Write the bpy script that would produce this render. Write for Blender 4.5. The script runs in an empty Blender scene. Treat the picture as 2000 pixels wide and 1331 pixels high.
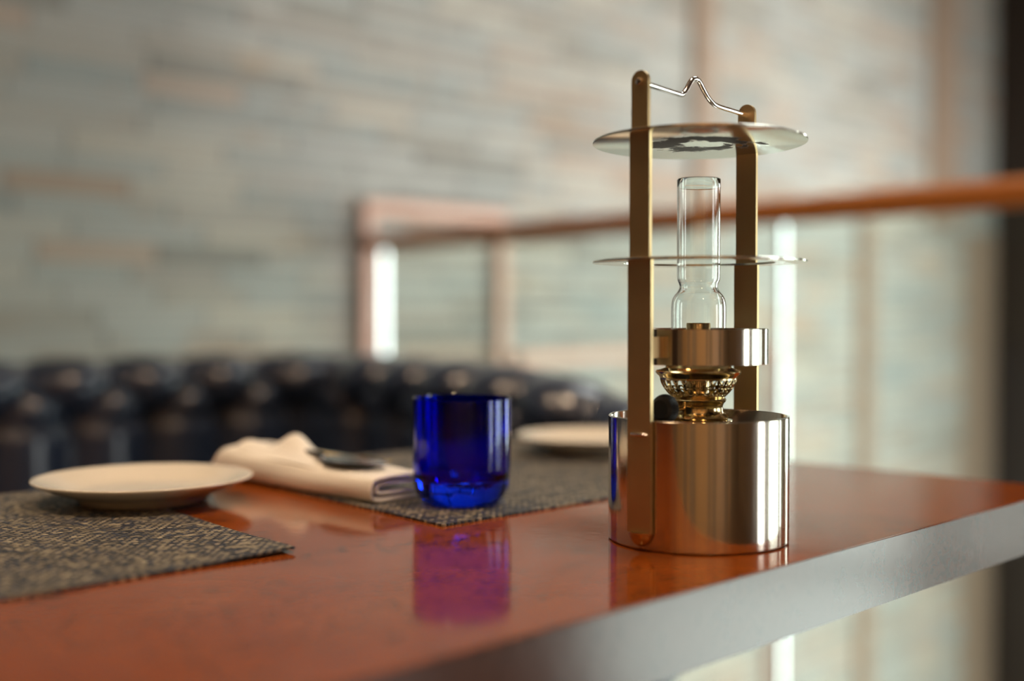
import bpy, bmesh, math, random
from mathutils import Vector, Matrix
random.seed(7)
S = bpy.context.scene
COL = S.collection
PI = math.pi

# ------------------------------------------------------------------ camera
F = 2340.0                       # focal length in pixels of a 2000 x 1331 frame
HOR = 617.0                      # horizon row
TZ = 0.75                        # table top height
CAMZ = TZ + 0.155
PITCH = math.atan((665.5 - HOR) / F)
cam_d = bpy.data.cameras.new('camera')
cam = bpy.data.objects.new('camera', cam_d); COL.objects.link(cam)
cam_d.sensor_width = 36.0
cam_d.lens = F / 2000 * 36.0
cam_d.clip_start = 0.02
cam.location = (0, 0, CAMZ)
cam.rotation_euler = (PI / 2 - PITCH, 0, 0)
cam_d.dof.use_dof = True
cam_d.dof.focus_distance = 0.845
cam_d.dof.aperture_fstop = 1.65
S.camera = cam
S.view_settings.view_transform = 'Standard'
S.view_settings.look = 'None'
S.view_settings.gamma = 1.0
S.view_settings.use_curve_mapping = False
S.view_settings.exposure = 0.0

# ------------------------------------------------------------------ world: bright overcast sky seen through the windows
w = bpy.data.worlds.new('sky'); S.world = w; w.use_nodes = True
bg = w.node_tree.nodes['Background']
bg.inputs['Color'].default_value = (0.97, 1.0, 0.97, 1)
bg.inputs['Strength'].default_value = 7.4

def at(px, py, z=0.0):
    """point on the horizontal plane z above the table top seen at pixel px, py"""
    d = Vector(((px - 1000) / F, 1.0, -(py - 665.5) / F))
    c, s = math.cos(PITCH), math.sin(PITCH)
    d = Vector((d.x, d.y * c + d.z * s, -d.y * s + d.z * c))
    t = (TZ + z - CAMZ) / d.z
    return Vector((d.x * t, d.y * t, TZ + z))
def atY(px, py, Y):
    d = Vector(((px - 1000) / F, 1.0, -(py - 665.5) / F))
    c, s = math.cos(PITCH), math.sin(PITCH)
    d = Vector((d.x, d.y * c + d.z * s, -d.y * s + d.z * c))
    t = Y / d.y
    return Vector((d.x * t, Y, CAMZ + d.z * t))
R2 = math.sqrt(0.5)
def uv(u, v, z=0.0):             # table axes: u along the near edge, v away from it
    return Vector(((u - v) * R2, (u + v) * R2, z))

# ------------------------------------------------------------------ materials
def mat(name, color=(.5, .5, .5), rough=.5, metal=0.0, **kw):
    m = bpy.data.materials.new(name); m.use_nodes = True
    b = m.node_tree.nodes['Principled BSDF']
    b.inputs['Base Color'].default_value = (*color, 1)
    b.inputs['Roughness'].default_value = rough
    b.inputs['Metallic'].default_value = metal
    for k, v in kw.items():
        b.inputs[k.replace('_', ' ')].default_value = v
    return m
class NT:
    def __init__(s, m): s.t = m.node_tree; s.n = s.t.nodes; s.b = s.n['Principled BSDF']
    def new(s, kind, **kw):
        x = s.n.new(kind)
        for k, v in kw.items(): setattr(x, k, v)
        return x
    def link(s, a, b): s.t.links.new(a, b)
    def val(s, sock, v):
        if hasattr(v, 'is_output'): s.link(v, sock)
        else: sock.default_value = v
    def math(s, op, a, b=None, c=None):
        x = s.new('ShaderNodeMath', operation=op)
        s.val(x.inputs[0], a)
        if b is not None: s.val(x.inputs[1], b)
        if c is not None: s.val(x.inputs[2], c)
        return x.outputs[0]
    def noise(s, vec, scale, detail=3, rough=.5, dist=0):
        x = s.new('ShaderNodeTexNoise'); s.link(vec, x.inputs['Vector'])
        x.inputs['Scale'].default_value = scale; x.inputs['Detail'].default_value = detail
        x.inputs['Roughness'].default_value = rough; x.inputs['Distortion'].default_value = dist
        return x.outputs['Fac']
    def obj(s): return s.new('ShaderNodeTexCoord').outputs['Object']
    def scale(s, vec, sc, rot=(0, 0, 0)):
        x = s.new('ShaderNodeMapping'); s.link(vec, x.inputs['Vector'])
        x.inputs['Scale'].default_value = sc; x.inputs['Rotation'].default_value = rot
        return x.outputs[0]
    def ramp(s, fac, stops, interp='LINEAR'):
        x = s.new('ShaderNodeValToRGB'); s.link(fac, x.inputs[0]); r = x.color_ramp; r.interpolation = interp
        while len(r.elements) > 1: r.elements.remove(r.elements[-1])
        r.elements[0].position = stops[0][0]; r.elements[0].color = (*stops[0][1], 1)
        for p, c in stops[1:]:
            e = r.elements.new(p); e.color = (*c, 1)
        return x.outputs[0]
    def mix(s, fac, a, b, mode='MIX'):
        x = s.new('ShaderNodeMix', data_type='RGBA', blend_type=mode)
        s.val(x.inputs[0], fac)
        for i, v in ((6, a), (7, b)):
            if hasattr(v, 'is_output'): s.link(v, x.inputs[i])
            else: x.inputs[i].default_value = (*v, 1)
        return x.outputs[2]
    def bump(s, h, strength=.5, dist=.01):
        x = s.new('ShaderNodeBump'); s.link(h, x.inputs['Height'])
        x.inputs['Strength'].default_value = strength; x.inputs['Distance'].default_value = dist
        s.link(x.outputs[0], s.b.inputs['Normal'])
    def sep(s, vec):
        x = s.new('ShaderNodeSeparateXYZ'); s.link(vec, x.inputs[0]); return x.outputs
    def comb(s, x_, y_, z_=0.0):
        x = s.new('ShaderNodeCombineXYZ')
        for i, v in enumerate((x_, y_, z_)): s.val(x.inputs[i], v)
        return x.outputs[0]
    def white(s, vec):
        x = s.new('ShaderNodeTexWhiteNoise', noise_dimensions='3D'); s.link(vec, x.inputs['Vector'])
        return x.outputs['Value']

def stone_material():
    m = mat('slate_ledgestone', rough=.75); k = NT(m)
    o = k.sep(k.obj())                      # object x along the wall, z up
    row = k.math('FLOOR', k.math('DIVIDE', o[2], .058))
    r1 = k.white(k.comb(row, 3.1, .5))
    length = k.math('MULTIPLY_ADD', r1, .28, .24)
    xs = k.math('DIVIDE', k.math('ADD', o[0], k.math('MULTIPLY', r1, 7.0)), length)
    cell = k.math('FLOOR', xs)
    r2 = k.white(k.comb(row, cell, 1.7))
    r3 = k.white(k.comb(cell, row, 9.2))
    col = k.ramp(r2, [(0, (.30, .29, .25)), (.12, (.47, .43, .36)), (.26, (.52, .51, .46)), (.42, (.42, .44, .41)),
                      (.55, (.60, .54, .44)), (.68, (.50, .50, .45)), (.80, (.36, .40, .38)), (.90, (.55, .42, .32)), (1, (.44, .32, .23))])
    wv = k.scale(k.obj(), (1.2, 1, 7))
    n1 = k.noise(wv, 3.0, 5, .6)
    col = k.mix(k.math('MULTIPLY', n1, .34), col, (.56, .55, .50))
    n2 = k.noise(k.scale(k.obj(), (1, 1, 3)), 4.5, 3)
    rust = k.ramp(n2, [(.60, (0, 0, 0)), (.72, (1, 1, 1))])
    col = k.mix(k.math('MULTIPLY', rust, .5), col, (.42, .25, .13))
    fz = k.math('FRACT', k.math('DIVIDE', o[2], .058)); fx = k.math('FRACT', xs)
    gz = k.math('MINIMUM', fz, k.math('SUBTRACT', 1.0, fz))
    gx = k.math('MULTIPLY', k.math('MINIMUM', fx, k.math('SUBTRACT', 1.0, fx)), 5.0)
    g = k.math('MINIMUM', k.math('MULTIPLY', k.math('MINIMUM', gz, gx), 12.0), 1.0)
    col = k.mix(g, (.16, .14, .12), col)
    k.link(col, k.b.inputs['Base Color'])
    h = k.math('MULTIPLY', g, k.math('MULTIPLY_ADD', r3, .8, k.math('MULTIPLY', n1, .6)))
    k.bump(h, .8, .02)
    return m
def table_wood(name, base1, base2, ior=1.33, rough=.10, spec=.5, tint=(1, 1, 1)):
    m = mat(name, rough=rough); k = NT(m); o = k.obj()
    big = k.noise(o, 9.0, 4, .55, .6)
    col = k.mix(big, base1, base2)
    fine = k.noise(k.scale(o, (1, 1.6, 1)), 150, 4, .6, .8)
    mask = k.noise(o, 16, 3, .6)
    sp = k.ramp(k.math('ADD', fine, k.math('MULTIPLY', mask, .35)), [(.56, (1, 1, 1)), (.61, (0, 0, 0))])
    fine2 = k.noise(k.scale(o, (1, 1, .6)), 60, 5, .65, 1.2)
    sp2 = k.ramp(fine2, [(.36, (1, 1, 1)), (.43, (0, 0, 0))])
    s1 = k.ramp(k.math('ADD', fine, k.math('MULTIPLY', mask, .45)), [(.79, (0, 0, 0)), (.85, (1, 1, 1))])
    clus = k.ramp(k.noise(o, 22, 2), [(.42, (0, 0, 0)), (.60, (1, 1, 1))])
    f = k.math('MULTIPLY', k.math('MAXIMUM', k.math('MULTIPLY', s1, clus), k.math('MULTIPLY', sp2, .7)), .9)
    col = k.mix(f, col, (.05, .015, .007))
    k.link(col, k.b.inputs['Base Color'])
    k.b.inputs['IOR'].default_value = ior; k.b.inputs['Specular IOR Level'].default_value = spec; k.b.inputs['Specular Tint'].default_value = (*tint, 1)
    k.bump(k.noise(o, 60, 2), .02, .002)
    return m
def plain_wood(name, c1, c2, rough=.35, sc=(1, 1, 12)):
    m = mat(name, rough=rough); k = NT(m)
    n = k.noise(k.scale(k.obj(), sc), 4, 5, .6, .5)
    k.link(k.mix(n, c1, c2), k.b.inputs['Base Color'])
    return m
def weave_material(name, tan, navy):
    m = mat(name, rough=.45); k = NT(m); o = k.sep(k.obj())
    c = .0036
    X = k.math('DIVIDE', o[0], c); Y = k.math('DIVIDE', o[1], c)
    wob = k.noise(k.obj(), 90, 2)
    Y = k.math('ADD', Y, k.math('MULTIPLY', wob, .7))
    ix = k.math('FLOOR', X); iy = k.math('FLOOR', Y)
    par = k.math('PINGPONG', k.math('ADD', ix, iy), 1.0)   # 0 or 1 : which thread is on top
    fx = k.math('SUBTRACT', k.math('FRACT', X), .5); fy = k.math('SUBTRACT', k.math('FRACT', Y), .5)
    ax = k.math('ABSOLUTE', fx); ay = k.math('ABSOLUTE', fy)
    weft = k.math('MULTIPLY', k.math('COSINE', k.math('MULTIPLY', fy, 3.0)), k.math('COSINE', k.math('MULTIPLY', fx, 2.2)))
    warp = k.math('MULTIPLY', k.math('COSINE', k.math('MULTIPLY', fx, 3.0)), k.math('COSINE', k.math('MULTIPLY', fy, 2.2)))
    rw = k.white(k.comb(1.3, iy, k.math('FLOOR', k.math('DIVIDE', X, 9.0))))
    rv = k.white(k.comb(ix, 2.3, k.math('FLOOR', k.math('DIVIDE', Y, 14.0))))
    pick = k.white(k.comb(ix, iy, 4.4))
    wc = k.ramp(rw, [(0, tan), (.35, tuple(a * .72 for a in tan)), (.6, tuple(a * 1.25 for a in tan)), (.85, tuple(a * .5 + b * .5 for a, b in zip(tan, navy))), (1, navy)])
    vc = k.ramp(rv, [(0, navy), (.55, tuple(a * 1.6 for a in navy)), (.8, navy), (1, tuple(a * .6 for a in tan))])
    flip = k.math('GREATER_THAN', pick, .84)
    par = k.math('ABSOLUTE', k.math('SUBTRACT', par, flip))
    col = k.mix(par, wc, vc)
    sh = k.math('MULTIPLY_ADD', k.white(k.comb(iy, ix, 8.8)), 1.0, .5)
    col = k.mix(1.0, col, k.comb(sh, sh, sh), 'MULTIPLY')
    h = k.new('ShaderNodeMix', data_type='FLOAT'); k.link(par, h.inputs[0]); k.link(weft, h.inputs[2]); k.link(warp, h.inputs[3])
    hh = h.outputs[0]
    gap = k.ramp(hh, [(.12, (0, 0, 0)), (.45, (1, 1, 1))])
    col = k.mix(gap, (.012, .012, .016), col)
    k.link(col, k.b.inputs['Base Color'])
    k.bump(hh, 1.0, .0016)
    return m
def metal_material(name, color, rough, streak=0.0, anis=0.0):
    m = mat(name, color, rough, 1.0); k = NT(m)
    if streak:
        n = k.noise(k.scale(k.obj(), (260, 260, 4)), 1.0, 4, .7)
        k.link(k.math('MULTIPLY_ADD', n, streak, rough - streak * .45), k.b.inputs['Roughness'])
        n2 = k.noise(k.obj(), 55, 3)
        k.link(k.mix(k.math('MULTIPLY', n2, .25), color, tuple(c * .6 for c in color)), k.b.inputs['Base Color'])
    return m
def glass_material(name, color, ior=1.47, rough=0.0):
    m = bpy.data.materials.new(name); m.use_nodes = True; n = m.node_tree.nodes; n.clear()
    g = n.new('ShaderNodeBsdfGlass'); g.inputs['Color'].default_value = (*color, 1); g.inputs['IOR'].default_value = ior
    g.inputs['Roughness'].default_value = rough
    o = n.new('ShaderNodeOutputMaterial'); m.node_tree.links.new(g.outputs[0], o.inputs[0])
    return m

M = {}
M['stone'] = stone_material()
M['table'] = table_wood('lacquered_burl_veneer', (.185, .033, .005), (.295, .074, .010), 1.28, .09, .40, (1, .80, .58))
M['table_edge'] = table_wood('lacquered_burl_edge', (.06, .022, .012), (.13, .045, .022), 1.5, .16)
M['dark_wood'] = plain_wood('dark_walnut_panel', (.018, .010, .006), (.035, .020, .011), .5)
M['warm_wood'] = plain_wood('warm_oak_panel', (.30, .17, .07), (.42, .25, .11), .4)
M['rail_wood'] = plain_wood('oiled_hardwood', (.46, .15, .022), (.60, .21, .036), .6)
M['rust'] = plain_wood('brown_bronze_strip', (.34, .24, .17), (.42, .31, .23), .5)
M['copper'] = mat('copper_tube', (.50, .30, .22), .4, .3)
M['ceiling'] = mat('brown_ceiling', (.20, .15, .11), .8)
M['floor'] = plain_wood('floor_boards', (.06, .032, .018), (.10, .055, .03), .3, (1, 9, 1))
M['plaster'] = mat('brown_plaster', (.21, .145, .085), .8)
M['leather'] = None
M['china'] = mat('cream_glazed_china', (.83, .79, .69), .12, 0, Coat_Weight=.5)
M['linen'] = None
M['steel'] = metal_material('polished_steel', (.80, .86, .86), .16)
M['cutlery'] = metal_material('dark_cutlery_steel', (.13, .115, .105), .14)
M['can'] = metal_material('spun_nickel', (.84, .78, .68), .12, .16)
M['brass_strap'] = metal_material('brushed_bronze', (.70, .52, .28), .42, .10)
M['disc'] = None
M['brass'] = metal_material('polished_brass', (.78, .62, .34), .14, .10)
M['rod'] = metal_material('bright_steel_rod', (.88, .86, .84), .10)
M['knob'] = mat('black_knurled_knob', (.005, .005, .006), .55)
M['chimney'] = glass_material('clear_lamp_glass', (.985, .99, .985), 1.45)
m = bpy.data.materials.new('cobalt_blue_glass'); m.use_nodes = True; n = m.node_tree.nodes; n.clear()
rf = n.new('ShaderNodeBsdfRefraction'); rf.inputs['Color'].default_value = (.025, .17, .97, 1); rf.inputs['IOR'].default_value = 1.5; rf.inputs['Roughness'].default_value = 0
gl = n.new('ShaderNodeBsdfGlossy'); gl.inputs['Roughness'].default_value = .0
fr = n.new('ShaderNodeFresnel'); fr.inputs['IOR'].default_value = 1.5
mx = n.new('ShaderNodeMixShader'); oo = n.new('ShaderNodeOutputMaterial'); l = m.node_tree.links
l.new(fr.outputs[0], mx.inputs[0]); l.new(rf.outputs[0], mx.inputs[1]); l.new(gl.outputs[0], mx.inputs[2]); l.new(mx.outputs[0], oo.inputs[0])
M['blue'] = m
M['pane'] = None
M['lamp'] = bpy.data.materials.new('warm_lamp_lens'); M['lamp'].use_nodes = True
nn = M['lamp'].node_tree.nodes; bb = nn['Principled BSDF']
bb.inputs['Emission Color'].default_value = (1, .70, .44, 1); bb.inputs['Emission Strength'].default_value = 68
m = mat('navy_buttoned_leather', (.024, .040, .082), .32); k = NT(m)
k.bump(k.noise(k.obj(), 300, 2), .06, .001)
k.b.inputs['Coat Weight'].default_value = 1.0; k.b.inputs['Coat Roughness'].default_value = .20
M['leather'] = m
m = mat('white_linen', (.88, .86, .80), .85); k = NT(m); k.bump(k.noise(k.obj(), 700, 2), .15, .0005)
k.b.inputs['Sheen Weight'].default_value = .2; M['linen'] = m
m = mat('sooty_steel_disc', (.80, .80, .72), .08, 1.0); k = NT(m)       # soot has its own ragged shape above the flame
o = k.obj(); s3 = k.sep(o)
rr = k.math('SQRT', k.math('ADD', k.math('POWER', s3[0], 2.0), k.math('POWER', s3[1], 2.0)))
nz = k.noise(k.scale(o, (1, 1.2, 1)), 34, 5, .65, 1.0)
f = k.math('SUBTRACT', k.math('MULTIPLY', nz, 1.9), k.math('MULTIPLY', k.math('ABSOLUTE', k.math('SUBTRACT', rr, .024)), 26.0))
soot = k.ramp(f, [(.62, (0, 0, 0)), (.74, (1, 1, 1))])
k.link(k.mix(soot, (.88, .88, .80), (.06, .06, .06)), k.b.inputs['Base Color'])
k.link(k.math('MULTIPLY_ADD', soot, .35, .17), k.b.inputs['Roughness'])
M['disc'] = m
m = bpy.data.materials.new('pale_green_balustrade_glass'); m.use_nodes = True; n = m.node_tree.nodes; n.clear()
tr = n.new('ShaderNodeBsdfTransparent'); tr.inputs[0].default_value = (.93, .975, .95, 1)
gl = n.new('ShaderNodeBsdfGlossy'); gl.inputs['Roughness'].default_value = .02
fr = n.new('ShaderNodeFresnel'); geo = n.new('ShaderNodeNewGeometry'); io = n.new('ShaderNodeMapRange'); io.inputs['To Min'].default_value = 1.35; io.inputs['To Max'].default_value = 1 / 1.35; m.node_tree.links.new(geo.outputs['Backfacing'], io.inputs['Value']); m.node_tree.links.new(io.outputs[0], fr.inputs['IOR'])
mx = n.new('ShaderNodeMixShader'); oo = n.new('ShaderNodeOutputMaterial')
l = m.node_tree.links; l.new(fr.outputs[0], mx.inputs[0]); l.new(tr.outputs[0], mx.inputs[1]); l.new(gl.outputs[0], mx.inputs[2]); l.new(mx.outputs[0], oo.inputs[0])
M['pane'] = m

# ------------------------------------------------------------------ mesh helpers
def obj(name, bm, material, parent=None, smooth=False, loc=None, rotz=0.0):
    me = bpy.data.meshes.new(name)
    bmesh.ops.recalc_face_normals(bm, faces=bm.faces[:])
    bm.to_mesh(me); bm.free()
    me.materials.append(material)
    if smooth:
        me.polygons.foreach_set('use_smooth', [True] * len(me.polygons))
        if smooth != 'all':
            me.set_sharp_from_angle(angle=math.radians(smooth if smooth is not True else 38))
    ob = bpy.data.objects.new(name, me); COL.objects.link(ob)
    if loc is not None: ob.location = loc
    ob.rotation_euler = (0, 0, rotz)
    if parent: ob.parent = parent
    return ob
def thing(name, label, cat, loc=(0, 0, 0), rotz=0.0, group=None):
    ob = bpy.data.objects.new(name, None); COL.objects.link(ob)
    ob.location = loc; ob.rotation_euler = (0, 0, rotz); ob.empty_display_size = .05
    ob['label'] = label; ob['category'] = cat
    if group: ob['group'] = group
    return ob
def tag(ob, label, cat, group=None):
    ob['label'] = label; ob['category'] = cat
    if group: ob['group'] = group
    return ob
def struct(ob): ob['kind'] = 'structure'; return ob
def box(bm, lo, hi):
    v = [bm.verts.new((x, y, z)) for x in (lo[0], hi[0]) for y in (lo[1], hi[1]) for z in (lo[2], hi[2])]
    for q in ((0, 1, 3, 2), (4, 6, 7, 5), (0, 4, 5, 1), (2, 3, 7, 6), (0, 2, 6, 4), (1, 5, 7, 3)):
        bm.faces.new([v[i] for i in q])
    return bm
def prism(bm, pts, z0, z1):
    a = [bm.verts.new((p[0], p[1], z0)) for p in pts]; b = [bm.verts.new((p[0], p[1], z1)) for p in pts]
    bm.faces.new(a[::-1]); bm.faces.new(b)
    for i in range(len(pts)):
        j = (i + 1) % len(pts); bm.faces.new((a[i], a[j], b[j], b[i]))
    return bm
def lathe(bm, prof, n=96, closed=False, fn=None):
    rings = []
    for r, z in prof:
        if r < 1e-6: rings.append([bm.verts.new((0, 0, z))])
        else:
            rg = []
            for i in range(n):
                a = 2 * PI * i / n
                k_ = fn(a, r, z) if fn else 1.0
                rg.append(bm.verts.new((r * k_ * math.cos(a), r * k_ * math.sin(a), z)))
            rings.append(rg)
    pairs = list(zip(rings[:-1], rings[1:]))
    if closed: pairs.append((rings[-1], rings[0]))
    for A, B in pairs:
        for i in range(n):
            j = (i + 1) % n
            if len(A) == 1 and len(B) == 1: continue
            if len(A) == 1: bm.faces.new((A[0], B[i], B[j]))
            elif len(B) == 1: bm.faces.new((A[i], B[0], A[j]))
            else: bm.faces.new((A[i], B[i], B[j], A[j]))
    return bm
def tube(bm, pts, r, n=14, caps=True):
    pts = [Vector(p) for p in pts]; rings = []; up = None
    for i, p in enumerate(pts):
        t = (pts[min(i + 1, len(pts) - 1)] - pts[max(i - 1, 0)]).normalized()
        if up is None:
            up = t.orthogonal().normalized()
        else:
            up = (up - t * up.dot(t)).normalized()
        s = t.cross(up); rad = r[i] if isinstance(r, (list, tuple)) else r
        rings.append([bm.verts.new(p + (up * math.cos(a) + s * math.sin(a)) * rad) for a in [2 * PI * q / n for q in range(n)]])
    for A, B in zip(rings[:-1], rings[1:]):
        for i in range(n):
            j = (i + 1) % n; bm.faces.new((A[i], A[j], B[j], B[i]))
    if caps: bm.faces.new(rings[0][::-1]); bm.faces.new(rings[-1])
    return bm
def smooth_path(pts, n=8):
    pts = [Vector(p) for p in pts]; out = []
    P = [pts[0] * 2 - pts[1]] + pts + [pts[-1] * 2 - pts[-2]]
    for i in range(1, len(P) - 2):
        for q in range(n):
            t = q / n; a, b, c, d = P[i - 1], P[i], P[i + 1], P[i + 2]
            out.append(.5 * ((2 * b) + (c - a) * t + (2 * a - 5 * b + 4 * c - d) * t * t + (3 * b - a - 3 * c + d) * t ** 3))
    out.append(pts[-1]); return out
def bevel(bm, w_, seg=2, ang=30):
    es = [e for e in bm.edges if len(e.link_faces) == 2 and e.calc_face_angle(0) > math.radians(ang)]
    bmesh.ops.bevel(bm, geom=es, offset=w_, segments=seg, profile=.5, affect='EDGES')
    return bm

# ------------------------------------------------------------------ the room
# stone wall parallel to the table's long edge (v = 3.0); object x runs along it
WV = 3.0
U0, U1 = -2.6, 7.03
H_TOP, H_LOW = 3.4, -3.2
def wall_along_u(name, u0, u1, v0, v1, z0, z1, material):
    bm = box(bmesh.new(), (u0, v0, z0), (u1, v1, z1))
    return struct(obj(name, bm, material, rotz=PI / 4))
wall_along_u('wall_stone', U0, U1, WV, WV + .2, H_LOW, H_TOP, M['stone'])
# dark timber wall closing the far right end
struct(obj('wall_right', box(bmesh.new(), (0, 0, H_LOW), (.2, 1.35, H_TOP)), M['dark_wood'], loc=uv(U1, WV - 1.35), rotz=PI / 4))
# floor of the gallery, the void beyond the rail shows the lower floor
RAIL_A = atY(2000, 370, 2.2); RAIL_B = atY(732, 474, 3.74)
rd = (RAIL_B - RAIL_A); rd.z = 0; rd.normalize()
ra = RAIL_A - rd * 1.9
wend = uv(2.45, WV)
fl = [(-3.6, -3.2), (3.8, -3.2), (3.8, ra.y - .6), (ra.x + .03, ra.y), (RAIL_B.x + rd.x * .1 + .03, RAIL_B.y + rd.y * .1), (uv(-2.2, WV).x, uv(-2.2, WV).y), (-3.6, .6)]
struct(obj('floor', prism(bmesh.new(), fl, -.15, 0), M['floor']))
struct(obj('floor_lower', box(bmesh.new(), (-3.8, -3.4, H_LOW - .1), (5.6, 8.2, H_LOW)), M['floor']))
# ceiling over the gallery and the void, with an unseen opening added to brighten the stone wall (u, v rectangle)
FILL_OPENING = (2.35, 3.45, .5, 1.5)
def ceil(name, u0, u1, v0, v1): struct(obj(name, box(bmesh.new(), (u0, v0, H_TOP), (u1, v1, H_TOP + .1)), M['ceiling'], rotz=PI / 4))
ceil('ceiling', -6, FILL_OPENING[0], -6, 4.2); ceil('ceiling_right', FILL_OPENING[1], 9.5, -6, 4.2)
ceil('ceiling_near', FILL_OPENING[0], FILL_OPENING[1], -6, FILL_OPENING[2]); ceil('ceiling_far', FILL_OPENING[0], FILL_OPENING[1], FILL_OPENING[3], 4.2)
ld = bpy.data.lights.new('fill_opening_portal', 'AREA'); ld.shape = 'RECTANGLE'; ld.size = FILL_OPENING[1] - FILL_OPENING[0]; ld.size_y = FILL_OPENING[3] - FILL_OPENING[2]; ld.cycles.is_portal = True
lo = bpy.data.objects.new('fill_opening_portal', ld); COL.objects.link(lo)
lo.location = uv((FILL_OPENING[0] + FILL_OPENING[1]) / 2, (FILL_OPENING[2] + FILL_OPENING[3]) / 2, H_TOP + .11); lo.rotation_euler = (0, 0, PI / 4)
struct(obj('wall_left', box(bmesh.new(), (-3.8, -3.2, 0), (-3.6, 1.0, H_TOP)), M['dark_wood']))
bm = box(bmesh.new(), (-3.8, -3.4, H_LOW), (3.9, -3.2, H_TOP))
struct(obj('wall_back', bm, M['plaster']))
# warm timber panels on the back wall
for i, (x0, x1) in enumerate(((-2.6, -1.9), (-1.5, -1.25), (-.7, .35), (.6, .72), (1.1, 1.9), (2.3, 2.6))):
    struct(obj('trim_%d' % (i + 10), box(bmesh.new(), (x0, -3.2, 0), (x1, -3.14, 2.9)), M['warm_wood']))
# window wall on the right of the table: tall openings with mullions
WX = 3.8; WH = 2.15
ys = [-3.2, -.45, .20, .84, 2.35, 2.45, 4.1, 4.2, 5.5, 6.6]
bm = bmesh.new()
for a, b in zip(ys[0::2], ys[1::2]): box(bm, (WX, a, H_LOW), (WX + .15, b, H_TOP))
box(bm, (WX, -3.2, WH), (WX + .15, 6.6, H_TOP))
box(bm, (WX, -.45, 1.5), (WX + .15, 2.35, WH))
struct(obj('wall_window_side', bm, M['plaster']))
struct(obj('window_light_blocker', box(bmesh.new(), (2.5, 2.0, H_LOW), (2.62, 3.1, H_TOP)), M['plaster']))  # unseen slab, added to keep window light off the left stone wall
struct(obj('wall_column', lathe(bmesh.new(), [(0, H_LOW), (.07, H_LOW), (.07, H_TOP), (0, H_TOP)], 32), M['plaster'], smooth=30, loc=(2.4, 1.62, 0)))
for i, (a, b) in enumerate(((-.45, .20), (.84, 2.35), (2.45, 4.1), (4.2, 5.5))):
    bm = bmesh.new()
    wh = 1.5 if i < 2 else WH
    for y in (a, b - .04): box(bm, (WX + .03, y, H_LOW), (WX + .10, y + .04, wh))
    for z in (H_LOW, -.06, wh - .04): box(bm, (WX + .03, a, z), (WX + .10, b, z + .04))
    struct(obj('window_%d' % (i + 1), bm, M['dark_wood']))
    ld = bpy.data.lights.new('sky_portal', 'AREA'); ld.shape = 'RECTANGLE'; ld.size = 6.2; ld.size_y = b - a
    ld.cycles.is_portal = True
    lo = bpy.data.objects.new('sky_portal', ld); COL.objects.link(lo)
    lo.location = (WX + .16, (a + b) / 2, 0); lo.rotation_euler = (0, PI / 2, 0)
# unseen block added above the banquette to shade the left stone wall
struct(obj('nook_shade_block', box(bmesh.new(), (-3.4, 1.45, 1.98), (2.0, WV, H_TOP)), M['ceiling'], rotz=PI / 4))
# brown strips standing on the stone wall
def wall_u(px):                 # u of the stone wall seen at column px
    r = (px - 1000) / F
    return WV * (1 + r) / (1 - r)
def strip(name, px, z0, z1, wd, mt=None):
    u = wall_u(px)
    bm = box(bmesh.new(), (u - wd / 2, WV - .03, z0), (u + wd / 2, WV, z1))
    struct(obj(name, bm, mt or M['rust'], rotz=PI / 4))
strip('trim_1', 1368, 1.36, H_TOP, .14)
strip('trim_2', 1836, 1.40, H_TOP, .32)
strip('trim_3', 1686, H_LOW, 1.37, .13)
strip('trim_4', 1908, H_LOW, 1.37, .34)

# ------------------------------------------------------------------ copper frames on the stone wall
def wpt(px, py):
    r = (px - 1000) / F; Y = WV * math.sqrt(2) / (1 - r)
    return atY(px, py, Y)
def copper_frame(name, u0, u1, z0, z1, label, wd=.036):
    t = thing(name, label, 'frame', uv((u0 + u1) / 2, WV, 0), PI / 4)
    a, b = u0 - (u0 + u1) / 2, u1 - (u0 + u1) / 2
    for lo, hi in (((a - wd / 2, z0), (a + wd / 2, z1)), ((b - wd / 2, z0), (b + wd / 2, z1))):
        obj('upright', bevel(box(bmesh.new(), (lo[0], -.035, lo[1]), (hi[0], 0, hi[1])), .004), M['copper'], t)
    for z in (z0, z1):
        obj('crossbar', bevel(box(bmesh.new(), (a - wd / 2, -.036, z - wd / 2), (b + wd / 2, -.001, z + wd / 2)), .004), M['copper'], t)
    return t
zt = wpt(710, 405).z
copper_frame('copper_frame', wall_u(710), wall_u(970), .55, zt, 'tall copper frame on the stone wall where the wooden rail meets it')
zb = wpt(1100, 697).z
copper_frame('copper_frame', wall_u(1008), wall_u(1500), -.9, zb, 'low wide copper frame on the stone wall behind the lantern')

# ------------------------------------------------------------------ balustrade
bal = thing('balustrade', 'glass balustrade with polished brown wooden handrail in front of the stone wall', 'balustrade', (RAIL_A.x, RAIL_A.y, 0), math.atan2(rd.y, rd.x))
L = (RAIL_B - RAIL_A).length
rz = (RAIL_A.z + RAIL_B.z) / 2
sec = [(-.020, -.026), (-.012, -.031), (.012, -.031), (.020, -.026), (.027, .001), (.025, .012), (.014, .021), (0, .025), (-.014, .021), (-.025, .012), (-.027, .001)]
bm = bmesh.new()
A = [bm.verts.new((-1.9, y, rz + z)) for y, z in sec]; B = [bm.verts.new((L, y, rz + z)) for y, z in sec]
bm.faces.new(A); bm.faces.new(B[::-1])
for i in range(len(sec)): j = (i + 1) % len(sec); bm.faces.new((A[i], A[j], B[j], B[i]))
obj('handrail', bm, M['rail_wood'], bal, smooth=25)
def rail_s(px):                 # distance along the rail where it crosses column px
    r = (px - 1000) / F
    return (r * RAIL_A.y - RAIL_A.x) / (rd.x - r * rd.y)
posts = [rail_s(749), rail_s(1527), -.75]
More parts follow.
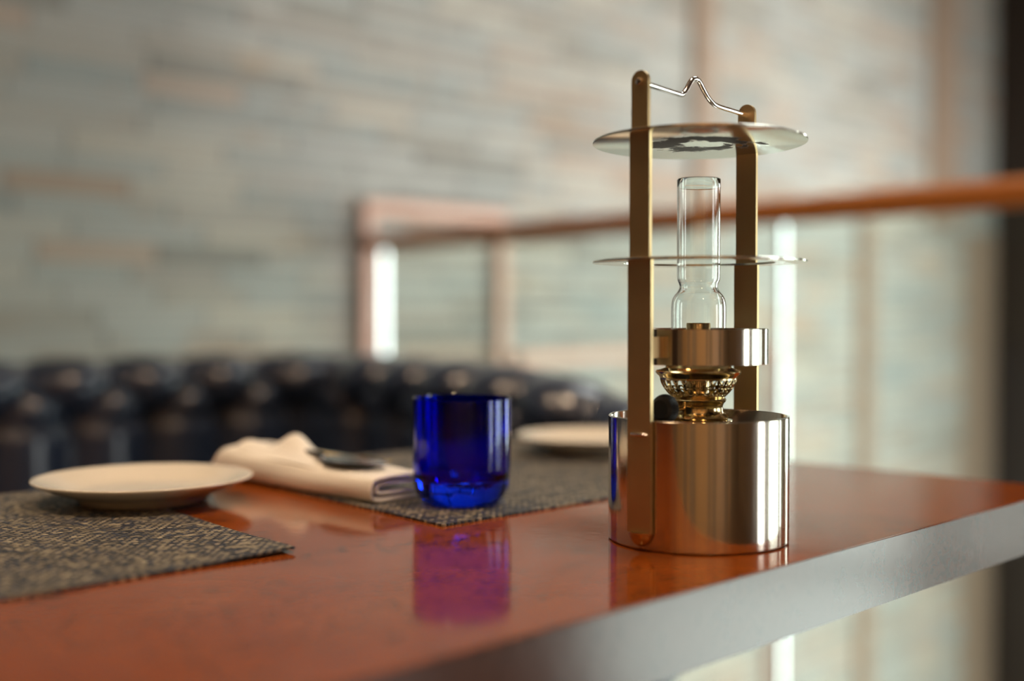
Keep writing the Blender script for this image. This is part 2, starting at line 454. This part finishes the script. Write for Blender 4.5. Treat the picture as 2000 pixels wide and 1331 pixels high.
for s_ in posts:
    bm = bevel(box(bmesh.new(), (-.0075, -.006, -.14), (.0075, .006, rz - .030)), .002, 3)
    po = obj('post', bm, M['steel'], bal, smooth=30)
    po.location = (s_, 0, 0); po.rotation_euler = (0, 0, math.atan2(-.60, .80) + PI / 2 - math.atan2(rd.y, rd.x))
bm = box(bmesh.new(), (-1.9, -.004, -.1), (L - .06, .004, rz - .029))
obj('glass_panel', bm, M['pane'], bal)

# ------------------------------------------------------------------ table
v_near, v_far, u_far, u_near = .405, 1.045, 1.111, -.35
tc = ((u_far + u_near) / 2, (v_near + v_far) / 2)
tbl = thing('dining_table', 'glossy reddish brown burl veneer dining table with a thick square edge', 'table', uv(tc[0], tc[1], 0), PI / 4)
hx, hy = (u_far - u_near) / 2, (v_far - v_near) / 2
bm = bevel(box(bmesh.new(), (-hx, -hy, TZ - .046), (hx, hy, TZ)), .0009, 2)
obj('tabletop', bm, M['table'], tbl, smooth=30)
bm = bmesh.new()
for a_, b_ in (((-hx - .0006, -hy - .0006), (hx + .0006, -hy + .0004)), ((-hx - .0006, hy - .0004), (hx + .0006, hy + .0006)), ((-hx - .0006, -hy), (-hx + .0004, hy)), ((hx - .0004, -hy), (hx + .0006, hy))):
    box(bm, (*a_, TZ - .0458), (*b_, TZ - .0008))
obj('edge_band', bm, M['table_edge'], tbl)
for sx in (-1, 1):
    obj('leg', bevel(box(bmesh.new(), (sx * (hx - .46) - .06, -.06, .02), (sx * (hx - .46) + .06, .06, TZ - .046)), .004), M['dark_wood'], tbl)
    obj('foot', bevel(box(bmesh.new(), (sx * (hx - .46) - .05, -hy + .08, 0), (sx * (hx - .46) + .05, hy - .08, .02)), .004), M['dark_wood'], tbl)

# ------------------------------------------------------------------ placemats
def placemat(p_near, sx, sy, skew, label, flip, lift=0.0):
    """near corner at p_near; runs sx along +-u and sy along v, side edges slightly skewed"""
    o_ = Vector((p_near.x, p_near.y, TZ))
    bm = bmesh.new(); T = .0016
    nx, ny = 60, 50; top = []; bot = []
    for j in range(ny + 1):
        ra_, rb_ = [], []
        for i in range(nx + 1):
            fx, fy = i / nx, j / ny
            x = flip * fx * sx + skew * fy * sy; y = fy * sy
            z = .0002
            if lift: z += lift * math.exp(-((fx / .12) ** 2 + (fy / .14) ** 2))
            ra_.append(bm.verts.new((x, y, z + T))); rb_.append(bm.verts.new((x, y, z)))
        top.append(ra_); bot.append(rb_)
    for j in range(ny):
        for i in range(nx):
            bm.faces.new((top[j][i], top[j][i + 1], top[j + 1][i + 1], top[j + 1][i]))
            bm.faces.new((bot[j][i], bot[j + 1][i], bot[j + 1][i + 1], bot[j][i + 1]))
    for i in range(nx):
        bm.faces.new((top[0][i], bot[0][i], bot[0][i + 1], top[0][i + 1])); bm.faces.new((top[ny][i], top[ny][i + 1], bot[ny][i + 1], bot[ny][i]))
    for j in range(ny):
        bm.faces.new((top[j][0], top[j + 1][0], bot[j + 1][0], bot[j][0])); bm.faces.new((top[j][nx], bot[j][nx], bot[j + 1][nx], top[j + 1][nx]))
    ob = obj('placemat', bm, M['weave'], smooth=40, loc=o_, rotz=PI / 4)
    return tag(ob, label, 'placemat', 'woven placemats on the table')
M['weave'] = weave_material('woven_vinyl', (.33, .285, .20), (.020, .027, .046))
placemat(at(865, 1030), .425, .385, .10, 'woven navy and tan placemat under the blue glass and the napkin', 1)
placemat(at(577, 1080), .47, .385, .12, 'woven navy and tan placemat at lower left with a slightly lifted corner', -1, .0022)

# ------------------------------------------------------------------ side plates
def plate(label, c, rot):
    prof = [(0, .0035), (.047, .0035), (.049, .0), (.052, .0), (.0535, .004), (.066, .0085), (.0855, .0165), (.0880, .0182), (.0885, .0190),
            (.0878, .0198), (.0855, .0192), (.067, .0125), (.058, .0088), (.050, .0074), (0, .0072)]
    bm = lathe(bmesh.new(), prof, 128)
    ob = obj('side_plate', bm, M['china'], smooth='all', loc=c, rotz=rot)
    return tag(ob, label, 'plate', 'cream side plates')
MATZ = .0021
c1 = at(281, 937, .019); plate('cream round side plate at left, overhanging the edge of its placemat', (c1.x, c1.y, TZ + MATZ), 0)
c2 = at(1160, 853, .019); plate('cream round side plate partly hidden behind the metal lantern', (c2.x, c2.y, TZ + MATZ), 0)

# ------------------------------------------------------------------ napkin (local x = u, y = v)
NB = uv(.606, .766, TZ + MATZ)
nap = thing('cloth_napkin', 'folded white linen napkin holding cutlery, beside the blue glass', 'napkin', NB, PI / 4)
def sheet(path2d, length, thick, hs, wob, n=46, y0=0.0):
    """sweep an open (x,z) curve along y, then thicken"""
    bm = bmesh.new(); rows = []
    pp = smooth_path([(a, 0, b) for a, b in path2d], 6)
    for j in range(n + 1):
        t = j / n; y = y0 + t * length; row = []
        hk = hs(t)
        for i, p in enumerate(pp):
            dx = .0012 * math.sin(9 * t + i * .13); dz = wob * math.sin(7 * t + i * .25 + 1.1) * (p.z / .02)
            row.append(bm.verts.new((p.x + dx, y, max(.0, p.z * hk + dz))))
        rows.append(row)
    for a, b in zip(rows[:-1], rows[1:]):
        for i in range(len(a) - 1): bm.faces.new((a[i], a[i + 1], b[i + 1], b[i]))
    return bm
def solid(ob, t, off=0.0, sub=0):
    md = ob.modifiers.new('thickness', 'SOLIDIFY'); md.thickness = t; md.offset = off
    if sub:
        s_ = ob.modifiers.new('round', 'SUBSURF'); s_.levels = sub; s_.render_levels = sub
    return ob
hs = lambda t: 1.0 + .30 * t + .15 * math.exp(-((t - .9) / .09) ** 2) - (.9 * max(0, (t - .94) / .06) ** 2)
outer = [(.060, .0018), (.030, .0016), (.004, .0019), (-.001, .006), (-.0005, .013), (.006, .0185), (.030, .0205), (.060, .0185)]
inner = [(.060, .0130), (.034, .0145), (.010, .0145), (.0062, .0110), (.0100, .0068), (.034, .0068), (.060, .0064)]
obj_body = solid(obj('outer_fold', sheet(outer, .245, .003, hs, .0006), M['linen'], nap, smooth='all'), .0032, 0, 1)
solid(obj('inner_fold', sheet(inner, .243, .003, hs, .0004, y0=.0012), M['linen'], nap, smooth='all'), .0030, 0, 1)
# the flap that makes the pocket
bm = bmesh.new(); rows = []
for j in range(31):
    t = j / 30; row = []
    for i in range(25):
        s_ = i / 24
        x = .003 + .056 * s_
        y = (.070 + .075 * s_) * (1 - t) + (.215 + .01 * s_) * t
        z = .0225 + .006 * t
        z += .0175 * math.exp(-((s_ - .62) / .32) ** 2) * math.exp(-((t - .42) / .24) ** 2)
        z += .006 * math.exp(-((s_ - .35) / .3) ** 2) * math.exp(-((t - .93) / .16) ** 2)
        z += .0008 * math.sin(11 * s_ + 6 * t)
        if s_ < .2: z -= (.2 - s_) / .2 * .0035
        row.append(bm.verts.new((x, y, z)))
    rows.append(row)
for a, b in zip(rows[:-1], rows[1:]):
    for i in range(24): bm.faces.new((a[i], a[i + 1], b[i + 1], b[i]))
solid(obj('pocket_flap', bm, M['linen'], nap, smooth='all'), .0022, 0, 1)

# ------------------------------------------------------------------ cutlery in the napkin (local y along its length, tip towards -y)
def outline(bm, pts, z0, th, crown=0.0):
    """flat blade from a closed outline of (x,y)"""
    n = len(pts); cx = sum(p[0] for p in pts) / n
    a = [bm.verts.new((x, y, z0)) for x, y in pts]; b = [bm.verts.new((x, y, z0 + th)) for x, y in pts]
    bm.faces.new(a[::-1]); bm.faces.new(b)
    for i in range(n): j = (i + 1) % n; bm.faces.new((a[i], a[j], b[j], b[i]))
    return bm
kn = thing('table_knife', 'dark reflecting table knife lying on the napkin with its blade towards the blue glass', 'knife', uv(.630, .789, TZ + MATZ + .0268), PI / 4 + math.radians(-2))
bl = [(.010, .0), (.0135, .004), (.0165, .016), (.0175, .035), (.0165, .060), (.012, .078), (.004, .085), (-.006, .085), (-.013, .070), (-.0185, .050), (-.0195, .035), (-.017, .022), (-.010, .010), (0, .002)]
obj('blade', bevel(outline(bmesh.new(), bl, 0, .0016), .0004, 2), M['cutlery'], kn, smooth=35)
obj('handle', tube(bmesh.new(), [(-.0005, .080 + .012 * i, .0012 + .0008 * math.sin(i)) for i in range(9)], [.003, .0032, .0034, .0036, .0038, .0040, .0042, .0042, .003]), M['cutlery'], kn, smooth=True)
fk = thing('table_fork', 'table fork lying beside the knife on the napkin, tines showing', 'fork', uv(.651, .806, TZ + MATZ + .0250), PI / 4 + math.radians(-3))
for i in range(4):
    x = -.0075 + .005 * i
    obj('tine', tube(bmesh.new(), [(x, 0, .0035), (x, .010, .0014), (x, .025, .0010), (x * .95, .042, .0016)], [.0006, .0011, .0013, .0013], 8), M['brass'], fk, smooth=True)
nk = [(-.009, .040), (.009, .040), (.0085, .052), (.003, .064), (.0025, .120), (.005, .150), (.005, .165), (-.005, .165), (-.005, .150), (-.0025, .120), (-.003, .064), (-.0085, .052)]
obj('handle', bevel(outline(bmesh.new(), nk, .0008, .002), .0005, 2), M['brass'], fk, smooth=35)

# ------------------------------------------------------------------ blue tumbler
gc = at(902, 987)
gR = .0402; gH = .0865
def facet(a, r, z):
    if z > .017 or r < .02: return 1.0
    k_ = math.cos(PI / 10) / math.cos(((a) % (2 * PI / 10)) - PI / 10)
    f_ = min(1, (.017 - z) / .006)
    return 1 - f_ * (1 - k_) * .85
pr = [(0, .0009), (.024, .0009), (.0275, .0), (.0300, .0008), (.0345, .0045), (.0382, .0095), (.0394, .0150), (.0399, .030), (.0402, .055), (.0400, gH - .001), (.0394, gH),
      (.0386, gH - .0008), (.0383, .060), (.0380, .035), (.0374, .026), (.0345, .0212), (.026, .0192), (0, .0188)]
bm = lathe(bmesh.new(), pr, 120, fn=facet)
tag(obj('glass_tumbler', bm, M['blue'], smooth=22, loc=(gc.x, gc.y, TZ + MATZ), rotz=.2), 'cobalt blue glass tumbler standing on the corner of a placemat', 'glass')

# ------------------------------------------------------------------ oil lantern
LC = at(1362.7, 1052)
LD = math.hypot(LC.x, LC.y); AZ = math.atan2(LC.x, LC.y)
print('lantern at', LC, 'dist', LD, 'az', math.degrees(AZ))
SC = LD / .844
lan = thing('oil_lantern', 'tall metal table oil lantern with glass chimney, two straps and round discs', 'lantern', (LC.x, LC.y, TZ), 0)
CANR = .0623 * SC; CANH = .0865 * SC
c_dir = Vector((-math.sin(AZ), -math.cos(AZ), 0)); l_dir = Vector((math.cos(AZ), -math.sin(AZ), 0))
prof = [(CANR - .003, .0006), (CANR - .0006, .0006), (CANR, .0014), (CANR, CANH - .0006), (CANR - .0006, CANH), (CANR - .0014, CANH), (CANR - .0018, CANH - .0006),
        (CANR - .0018, .004), (0, .004)]
obj('canister', lathe(bmesh.new(), prof, 160), M['can'], lan, smooth=35)
obj('foot_gasket', lathe(bmesh.new(), [(0, 0), (CANR - .0022, 0), (CANR - .0022, .0012), (0, .0012)], 96), M['knob'], lan, smooth=35)
# straps
Z_TOP, Z_D1, Z_D2 = .3152, .2755, .1920
def strap_bm(rad, ang_dir, z_top, Z_D1):
    n = ang_dir; tt = Vector((-n.y, n.x, 0)); T = .0026
    w0, w1, w2 = .0097, .0083, .0069
    pts = [(-w0, .012), (w0, .012), (w0, Z_D2), (w1, Z_D2), (w1, Z_D1), (w2, Z_D1), (w2, z_top - w2)]
    for i in range(1, 12):
        a = PI * i / 12; pts.append((w2 * math.cos(a), z_top - w2 + w2 * math.sin(a)))
    pts += [(-w2, z_top - w2), (-w2, Z_D1), (-w1, Z_D1), (-w1, Z_D2), (-w0, Z_D2)]
    bm = bmesh.new(); out = []
    for rr_ in (rad, rad + T):
        out.append([bm.verts.new(n * rr_ + tt * (x * SC) + Vector((0, 0, z))) for x, z in pts])
    bm.faces.new(out[0][::-1]); bm.faces.new(out[1])
    for i in range(len(pts)):
        j = (i + 1) % len(pts); bm.faces.new((out[0][i], out[0][j], out[1][j], out[1][i]))
    bevel(bm, .00035, 2)
    return bm
PHI = math.radians(36)
n1 = (c_dir * math.cos(PHI) - l_dir * math.sin(PHI)).normalized()
n2 = -(c_dir * math.cos(PHI - .055) - l_dir * math.sin(PHI - .055)).normalized()
SR = CANR + .0006
for n_, ZT_, ZD_ in ((n1, Z_TOP, Z_D1 + .0015), (n2, Z_TOP - .0060, Z_D1 - .0022)):
    s_ = obj('strap', strap_bm(SR, n_, ZT_, ZD_), M['brass_strap'], lan, smooth=30)
    tt = Vector((-n_.y, n_.x, 0))
    # half round cup that carries the strap's foot
    bm = bmesh.new(); rings = []
    for j in range(7):
        b_ = j / 6 * PI / 2; row = []
        for i in range(13):
            a = PI * i / 12
            rr_ = .0092 * math.cos(b_)
            row.append(bm.verts.new(n_ * (CANR + .0004 + max(0, math.sin(a)) * rr_ * .68) + tt * (math.cos(a) * rr_) + Vector((0, 0, .0125 - .0095 * math.sin(b_)))))
        rings.append(row)
    for a_, b_ in zip(rings[:-1], rings[1:]):
        for i in range(12): bm.faces.new((a_[i], a_[i + 1], b_[i + 1], b_[i]))
    bm.faces.new(rings[0][::-1])
    obj('strap_cup', bm, M['brass'], s_, smooth=40)
    p0 = n_ * (SR + .0026) + Vector((0, 0, .0770))
    obj('strap_clip', tube(bmesh.new(), [p0 - tt * .0062 + n_ * -.0008, p0 - tt * .0050 + n_ * .0010, p0 + n_ * .0014, p0 + tt * .0050 + n_ * .0010, p0 + tt * .0062 - n_ * .0008], .0013, 10), M['rod'], s_, smooth=True)
    # screw at the top of the strap
    bm = lathe(bmesh.new(), [(0, 0), (.0022, 0), (.0026, .0006), (.0022, .0018), (.0008, .0024), (0, .0024)], 24)
    mt = Matrix.Translation(n_ * (SR + .0026) + Vector((0, 0, ZT_ - .0075))) @ n_.to_track_quat('Z', 'Y').to_matrix().to_4x4()
    bmesh.ops.transform(bm, matrix=mt, verts=bm.verts)
    obj('rivet', bm, M['rod'], s_, smooth=30)
# handle rod between strap tops
zp = Z_TOP - .0078
A_ = n1 * (SR - .0001) + Vector((0, 0, zp)); B_ = n2 * (SR - .0001) + Vector((0, 0, zp - .0060))
d_ = B_ - A_
def on(t, h, lean=0.0): return A_ + d_ * t + Vector((0, 0, h)) - c_dir * lean
rod = smooth_path([on(.0, 0), on(.15, 0), on(.31, .0), on(.36, .0006), on(.40, .0050), on(.44, .0112), on(.465, .0134), on(.495, .0140), on(.525, .0125), on(.565, .0080), on(.61, .0036), on(.655, .0010), on(.71, 0), on(.85, 0), on(1, 0)], 6)
obj('handle', tube(bmesh.new(), rod, .0018, 16), M['rod'], lan, smooth=True)
# discs
DR = .0737 * SC; TILT = -.018
def disc(name, z, hole, mt, tilt=0.0):
    bm = bmesh.new()
    if hole: lathe(bm, [(DR, -.0004), (DR, .0006), (DR - .0004, .0009), (hole, .0009), (hole, -.0006), (DR - .0004, -.0006)], 160, closed=True)
    else: lathe(bm, [(0, -.0006), (DR - .0004, -.0006), (DR, -.0004), (DR, .0006), (DR - .0004, .0009), (0, .0009)], 160)
    ob = obj(name, bm, mt, lan, smooth=35)
    ob.location = (0, 0, z)
    if tilt:
        ax = l_dir; ob.rotation_mode = 'QUATERNION'
        from mathutils import Quaternion
        ob.rotation_quaternion = Quaternion(ax, tilt)
    return ob
disc('top_disc', Z_D1 - .0010, 0, M['disc'], TILT)
disc('middle_disc', Z_D2, .052 * SC, M['disc'], 0)
# band round the burner, held by two brackets
BR = .0478 * SC
obj('collar_band', lathe(bmesh.new(), [(BR, .1222), (BR, .1458), (BR - .0003, .1461), (BR - .0010, .1461), (BR - .0013, .1458), (BR - .0013, .1222), (BR - .0010, .1219), (BR - .0003, .1219)], 128, closed=True), M['can'], lan, smooth=35)
for n_ in (n1, n2):
    tt = Vector((-n_.y, n_.x, 0)); bm = bmesh.new()
    box(bm, (-.006, BR - .0008, .127), (.006, SR + .0002, .141))
    rot = Matrix(((tt.x, n_.x, 0, 0), (tt.y, n_.y, 0, 0), (0, 0, 1, 0), (0, 0, 0, 1)))
    bmesh.ops.transform(bm, matrix=rot, verts=bm.verts)
    obj('bracket', bm, M['brass_strap'], lan)
# glass chimney
cw = .0011
cp = [(.0186, .1180), (.0188, .130), (.0190, .150), (.0190, .160), (.0184, .1655), (.0168, .1690), (.0150, .1712), (.0138, .1730), (.0132, .1748), (.0136, .1772), (.0146, .1796), (.0149, .1830), (.0150, .200), (.0150, .225), (.0150, .2490)]
cpo = smooth_path([(a, 0, b) for a, b in cp], 4)
prof = [(p.x * SC, p.z) for p in cpo] + [((.0150 - cw / 2) * SC, .2497)] + [((p.x - cw) * SC, p.z) for p in reversed(cpo)]
obj('glass_chimney', lathe(bmesh.new(), prof, 96, closed=True), M['chimney'], lan, smooth='all')
# burner
bur = bpy.data.objects.new('burner', None); COL.objects.link(bur); bur.parent = lan; bur.empty_display_size = .03
k_ = SC
obj('oil_tank', lathe(bmesh.new(), [(0, .0042), (.040, .0042), (.043, .008), (.043, .060), (.036, .070), (.027, .0735), (.0240, .0745), (.0240, .0822), (.0236, .0830), (0, .0830)], 96), M['brass'], lan, smooth=35)
base = [(0, .082), (.0195, .082), (.0205, .0835), (.0208, .085), (.0198, .0865), (.0178, .0878), (.0172, .0895), (.0170, .0925), (.0178, .0945), (.0190, .0957), (.0193, .0970), (.0186, .0982), (.0170, .0990), (0, .0990)]
obj('burner_base', lathe(bmesh.new(), [(a * k_, b) for a, b in base], 96), M['brass'], bur, smooth=35)
ring = [(.0240, .1118), (.0266, .1120), (.0272, .1132), (.0292, .1150), (.0298, .1164), (.0292, .1174), (.0258, .1180), (.0230, .1190), (.0222, .1215), (.0214, .1240), (.0196, .1246), (.0190, .1240), (.0190, .1190), (.0230, .1130)]
obj('gallery_ring', lathe(bmesh.new(), [(a * k_, b) for a, b in ring], 96, closed=True), M['brass'], bur, smooth=35)
# pierced basket: two rows of pointed arches cut out of a bowl
bm = bmesh.new(); NA, NZ = 384, 36; grid = []
def bowl(t):                     # t 0 at the bottom .. 1 at the top
    return (.0176 + (.0262 - .0176) * math.sin(t * PI / 2) ** .9) * k_, .0985 + t * .0140
def hole(a, t):
    n = 24
    x = (a / (2 * PI) * n) % 1.0
    if .50 < t < .90:
        q = (t - .50) / .40; dx = abs(x - .5)
        if dx < .36 * math.sqrt(max(0, 1 - q ** 1.6)): return True
        dx2 = .5 - dx
        if q > .55 and dx2 < .30 * ((q - .55) / .45): return True
    if .16 < t < .45:
        x2 = (x + .5) % 1.0
        q = (t - .16) / .29; dx = abs(x - .5)
        if dx < .30 * math.sqrt(max(0, 1 - abs(2 * q - 1) ** 1.7)): return True
        dx2 = .5 - dx
        if q < .5 and dx2 < .16 * (1 - q / .5): return True
    return False
vs = {}
for j in range(NZ + 1):
    r_, z_ = bowl(j / NZ)
    for i in range(NA):
        a = 2 * PI * i / NA
        vs[i, j] = bm.verts.new((r_ * math.cos(a), r_ * math.sin(a), z_))
for j in range(NZ):
    for i in range(NA):
        if not hole(2 * PI * (i + .5) / NA, (j + .5) / NZ):
            bm.faces.new((vs[i, j], vs[(i + 1) % NA, j], vs[(i + 1) % NA, j + 1], vs[i, j + 1]))
bmesh.ops.delete(bm, geom=[v for v in bm.verts if not v.link_faces], context='VERTS')
solid(obj('pierced_basket', bm, M['brass'], bur, smooth='all'), .0007)
obj('wick_tube', lathe(bmesh.new(), [(.0084 * k_, .099), (.0084 * k_, .1492), (.0080 * k_, .1500), (.0070 * k_, .1500), (.0066 * k_, .1492), (.0066 * k_, .099)], 64, closed=True), M['brass'], bur, smooth=35)
# knurled wick knob on its spindle
kp = at(1299, 800, 0) * 0
kd = .815 * SC
kx = atY(1299, 799, kd * math.cos(math.atan(299 / F)))
kl = kx - Vector((LC.x, LC.y, TZ))
spd = (Vector((kl.x, kl.y, 0))).normalized()
bm = bmesh.new(); nk_ = 40
prof = [(0, -.0060), (.0062, -.0056), (.0086, -.0040), (.0095, -.0018), (.0097, 0), (.0095, .0018), (.0086, .0040), (.0062, .0056), (0, .0060)]
lathe(bm, prof, 160, fn=lambda a, r, z: 1 + (.028 * math.cos(a * nk_) if r > .006 else 0))
mt = Matrix.Translation(kl) @ (c_dir * .8 - l_dir * .6).to_track_quat('Z', 'Y').to_matrix().to_4x4()
bmesh.ops.transform(bm, matrix=mt, verts=bm.verts)
obj('wick_knob', bm, M['knob'], bur, smooth=30)['label'] = 'black knurled wick knob'
obj('spindle', tube(bmesh.new(), [kl, Vector((spd.x * .016, spd.y * .016, .0910))], .0013, 12), M['brass'], bur, smooth=True)

# ------------------------------------------------------------------ buttoned banquette
bq = thing('tufted_banquette', 'dark navy buttoned leather banquette curving behind the table', 'sofa', (0, 0, 0))
def P(px, Y): return Vector(((px - 1000) / F * Y, Y, 0))
ctrl = [uv(-.75, 1.89), uv(.2, 1.89), uv(.75, 1.89), uv(1.12, 1.90), P(585, 2.25), P(690, 2.21), P(850, 1.98), P(1000, 1.80), P(1100, 1.72), P(1200, 1.665), P(1238, 1.645)]
for c_ in ctrl: c_.z = 0
pth = smooth_path(ctrl, 60)
hz_pts = [(-9, .073), (850, .075), (1000, .082), (1100, .096), (1200, .120), (1240, .135)]
def hz(px):
    for (a, ha), (b, hb) in zip(hz_pts[:-1], hz_pts[1:]):
        if px <= b:
            t = (px - a) / (b - a); return ha + (hb - ha) * max(0, t)
    return hz_pts[-1][1]
SL = [0]
for a, b in zip(pth[:-1], pth[1:]): SL.append(SL[-1] + (b - a).length)
TOT = SL[-1]
def sample(s_):
    lo = 0; hi = len(SL) - 1
    while hi - lo > 1:
        md = (lo + hi) // 2
        if SL[md] <= s_: lo = md
        else: hi = md
    t = (s_ - SL[lo]) / max(1e-9, SL[hi] - SL[lo])
    p = pth[lo].lerp(pth[hi], t)
    a = max(0, lo - 12); b = min(len(pth) - 1, hi + 12)
    d = (pth[b] - pth[a]).normalized()
    return p, d
W_ = .142                                   # button spacing along the back
NS = int(TOT / .0075)
# cross section: list of (forward offset, height rel. to top, surface distance)
RR = .050
cs = []
for i in range(30): cs.append((.012, -.52 + i * (.52 - .115) / 29))          # inside back
for i in range(1, 26):
    a = -PI * .35 + (PI * 1.35) * i / 25
    cs.append((-.042 + (RR + .020) * math.cos(a), -.058 + .058 * math.sin(a)))  # roll
for i in range(1, 5): cs.append((-.112, -.058 - i * .11))
dist = [0]
for a, b in zip(cs[:-1], cs[1:]): dist.append(dist[-1] + math.hypot(b[0] - a[0], b[1] - a[1]))
topi = max(range(len(cs)), key=lambda i: cs[i][1]); dtop = dist[topi]
def tuft(s_, d):
    """d = surface distance below the crest, negative behind"""
    a = s_ / W_; h1, h2 = .080, .158            # button rows below the crest
    c0 = abs(math.sin(PI * a)) ** .55              # upper pleats end at row 1 (integer a)
    c2 = abs(math.sin(PI * (a + .5))) ** .55       # lower flutes start at row 2 (half a)
    if d < h1: return .80 + (c0 - .80) * min(1, max(0, (d + .025) / .075))
    if d > h2: return c2
    b = (d - h1) / (h2 - h1)
    p_, q_ = a + b / 2, a - b / 2
    return max(0, abs(math.sin(PI * p_)) * abs(math.sin(PI * q_))) ** .42
bm = bmesh.new(); G = []
for i in range(NS + 1):
    s_ = TOT * i / NS; p, d = sample(s_)
    nrm = Vector((d.y, -d.x, 0))                 # towards the table
    px = p.x / p.y * F + 1000; zt_ = CAMZ - hz(px)
    row = []
    for j, (f_, hgt) in enumerate(cs):
        a = cs[max(0, j - 1)]; b = cs[min(len(cs) - 1, j + 1)]
        tx, tz = b[0] - a[0], b[1] - a[1]; ll = math.hypot(tx, tz) or 1
        nf, nz_ = tz / ll, -tx / ll                # outward normal in the section
        if j > len(cs) - 4: nf, nz_ = -1, 0
        amp = .050 * (tuft(s_, dtop - dist[j]) - .75) if j < len(cs) - 4 else 0
        row.append(bm.verts.new(p + nrm * (f_ + nf * amp) + Vector((0, 0, zt_ + hgt + nz_ * amp * .6))))
    G.append(row)
for a, b in zip(G[:-1], G[1:]):
    for j in range(len(cs) - 1): bm.faces.new((a[j], b[j], b[j + 1], a[j + 1]))
bm.faces.new(G[-1]); bm.faces.new(G[0][::-1])
obj('backrest', bm, M['leather'], bq, smooth='all')
# buttons, one object each, in two rows
bsrc = None
row_i = [min(range(len(cs)), key=lambda j: abs((dtop - dist[j]) - h)) for h in (.080, .158)]
for r_, j in enumerate(row_i):
    kk = int(TOT / W_)
    for q in range(kk + 1):
        s_ = (q + (0.5 if r_ else 0)) * W_
        if s_ > TOT - .02 or s_ < .1: continue
        p, d = sample(s_); nrm = Vector((d.y, -d.x, 0)); px = p.x / p.y * F + 1000
        if px < -150: continue
        pos = p + nrm * (cs[j][0] - .014) + Vector((0, 0, CAMZ - hz(px) + cs[j][1]))
        if bsrc is None:
            bm = lathe(bmesh.new(), [(0, .006), (.004, .0055), (.008, .003), (.0095, 0), (.008, -.003), (0, -.004)], 20)
            bsrc = obj('button', bm, M['leather'], bq, smooth=True); ob = bsrc
        else:
            ob = bsrc.copy(); COL.objects.link(ob); ob.parent = bq
        ob.location = pos; ob.rotation_mode = 'QUATERNION'
        ob.rotation_quaternion = (nrm + Vector((0, 0, .3))).to_track_quat('Z', 'Y')
# seat and plinth following the back
def ring_strip(f0, f1, z0, z1, name, mt, bev=.02):
    bm = bmesh.new(); rows = []
    n = 90
    for i in range(n + 1):
        p, d = sample(TOT * i / n); nrm = Vector((d.y, -d.x, 0))
        rows.append([bm.verts.new(p + nrm * f + Vector((0, 0, z))) for f, z in ((f0, z0), (f1, z0), (f1 + .02, (z0 + z1) / 2), (f1, z1 - .01), (f1 - .03, z1), (f0, z1))])
    for a, b in zip(rows[:-1], rows[1:]):
        for j in range(6): k2 = (j + 1) % 6; bm.faces.new((a[j], b[j], b[k2], a[k2]))
    bm.faces.new(rows[0]); bm.faces.new(rows[-1][::-1])
    return obj(name, bm, mt, bq, smooth='all')
ring_strip(-.10, .34, .30, .45, 'seat_cushion', M['leather'])
ring_strip(-.10, .30, .0, .30, 'plinth', M['dark_wood'])

# ------------------------------------------------------------------ ceiling lamps (warm downlights)
def downlight(x, y, power, label, r=.20, tgt=None, cone=48):
    t = thing('ceiling_lamp', label, 'lamp', (x, y, H_TOP), 0, 'warm ceiling lamps')
    obj('housing', lathe(bmesh.new(), [(r + .02, 0), (r + .02, -.05), (r, -.05), (r, -.01)], 40), M['dark_wood'], t, smooth=30)
    obj('lens', lathe(bmesh.new(), [(0, -.014), (r, -.014), (r, -.010), (0, -.010)], 40), M['lamp'], t)
    ld = bpy.data.lights.new('lamp_light', 'SPOT'); ld.energy = power; ld.color = (1, .74, .50)
    ld.spot_size = math.radians(cone); ld.spot_blend = .6; ld.shadow_soft_size = r
    lo = bpy.data.objects.new('lamp_light', ld); COL.objects.link(lo); lo.parent = t; lo.location = (0, 0, -.06)
    if tgt is not None:
        dv = Vector(tgt) - Vector((x, y, H_TOP)); lo.rotation_euler = dv.to_track_quat('-Z', 'Y').to_euler()
    return t
downlight(-.9, .6, 20, 'warm ceiling lamp above the left end of the banquette', tgt=(-.6, 1.9, .8))
downlight(.45, .75, 30, 'warm ceiling lamp above the table', tgt=(.1, 1.5, .7))
downlight(-1.4, -2.2, 220, 'warm ceiling lamp washing the back wall on the left', tgt=(-1.4, -3.2, 1.2), cone=110)
downlight(.9, -2.2, 220, 'warm ceiling lamp washing the back wall on the right', tgt=(.9, -3.2, 1.2), cone=110)
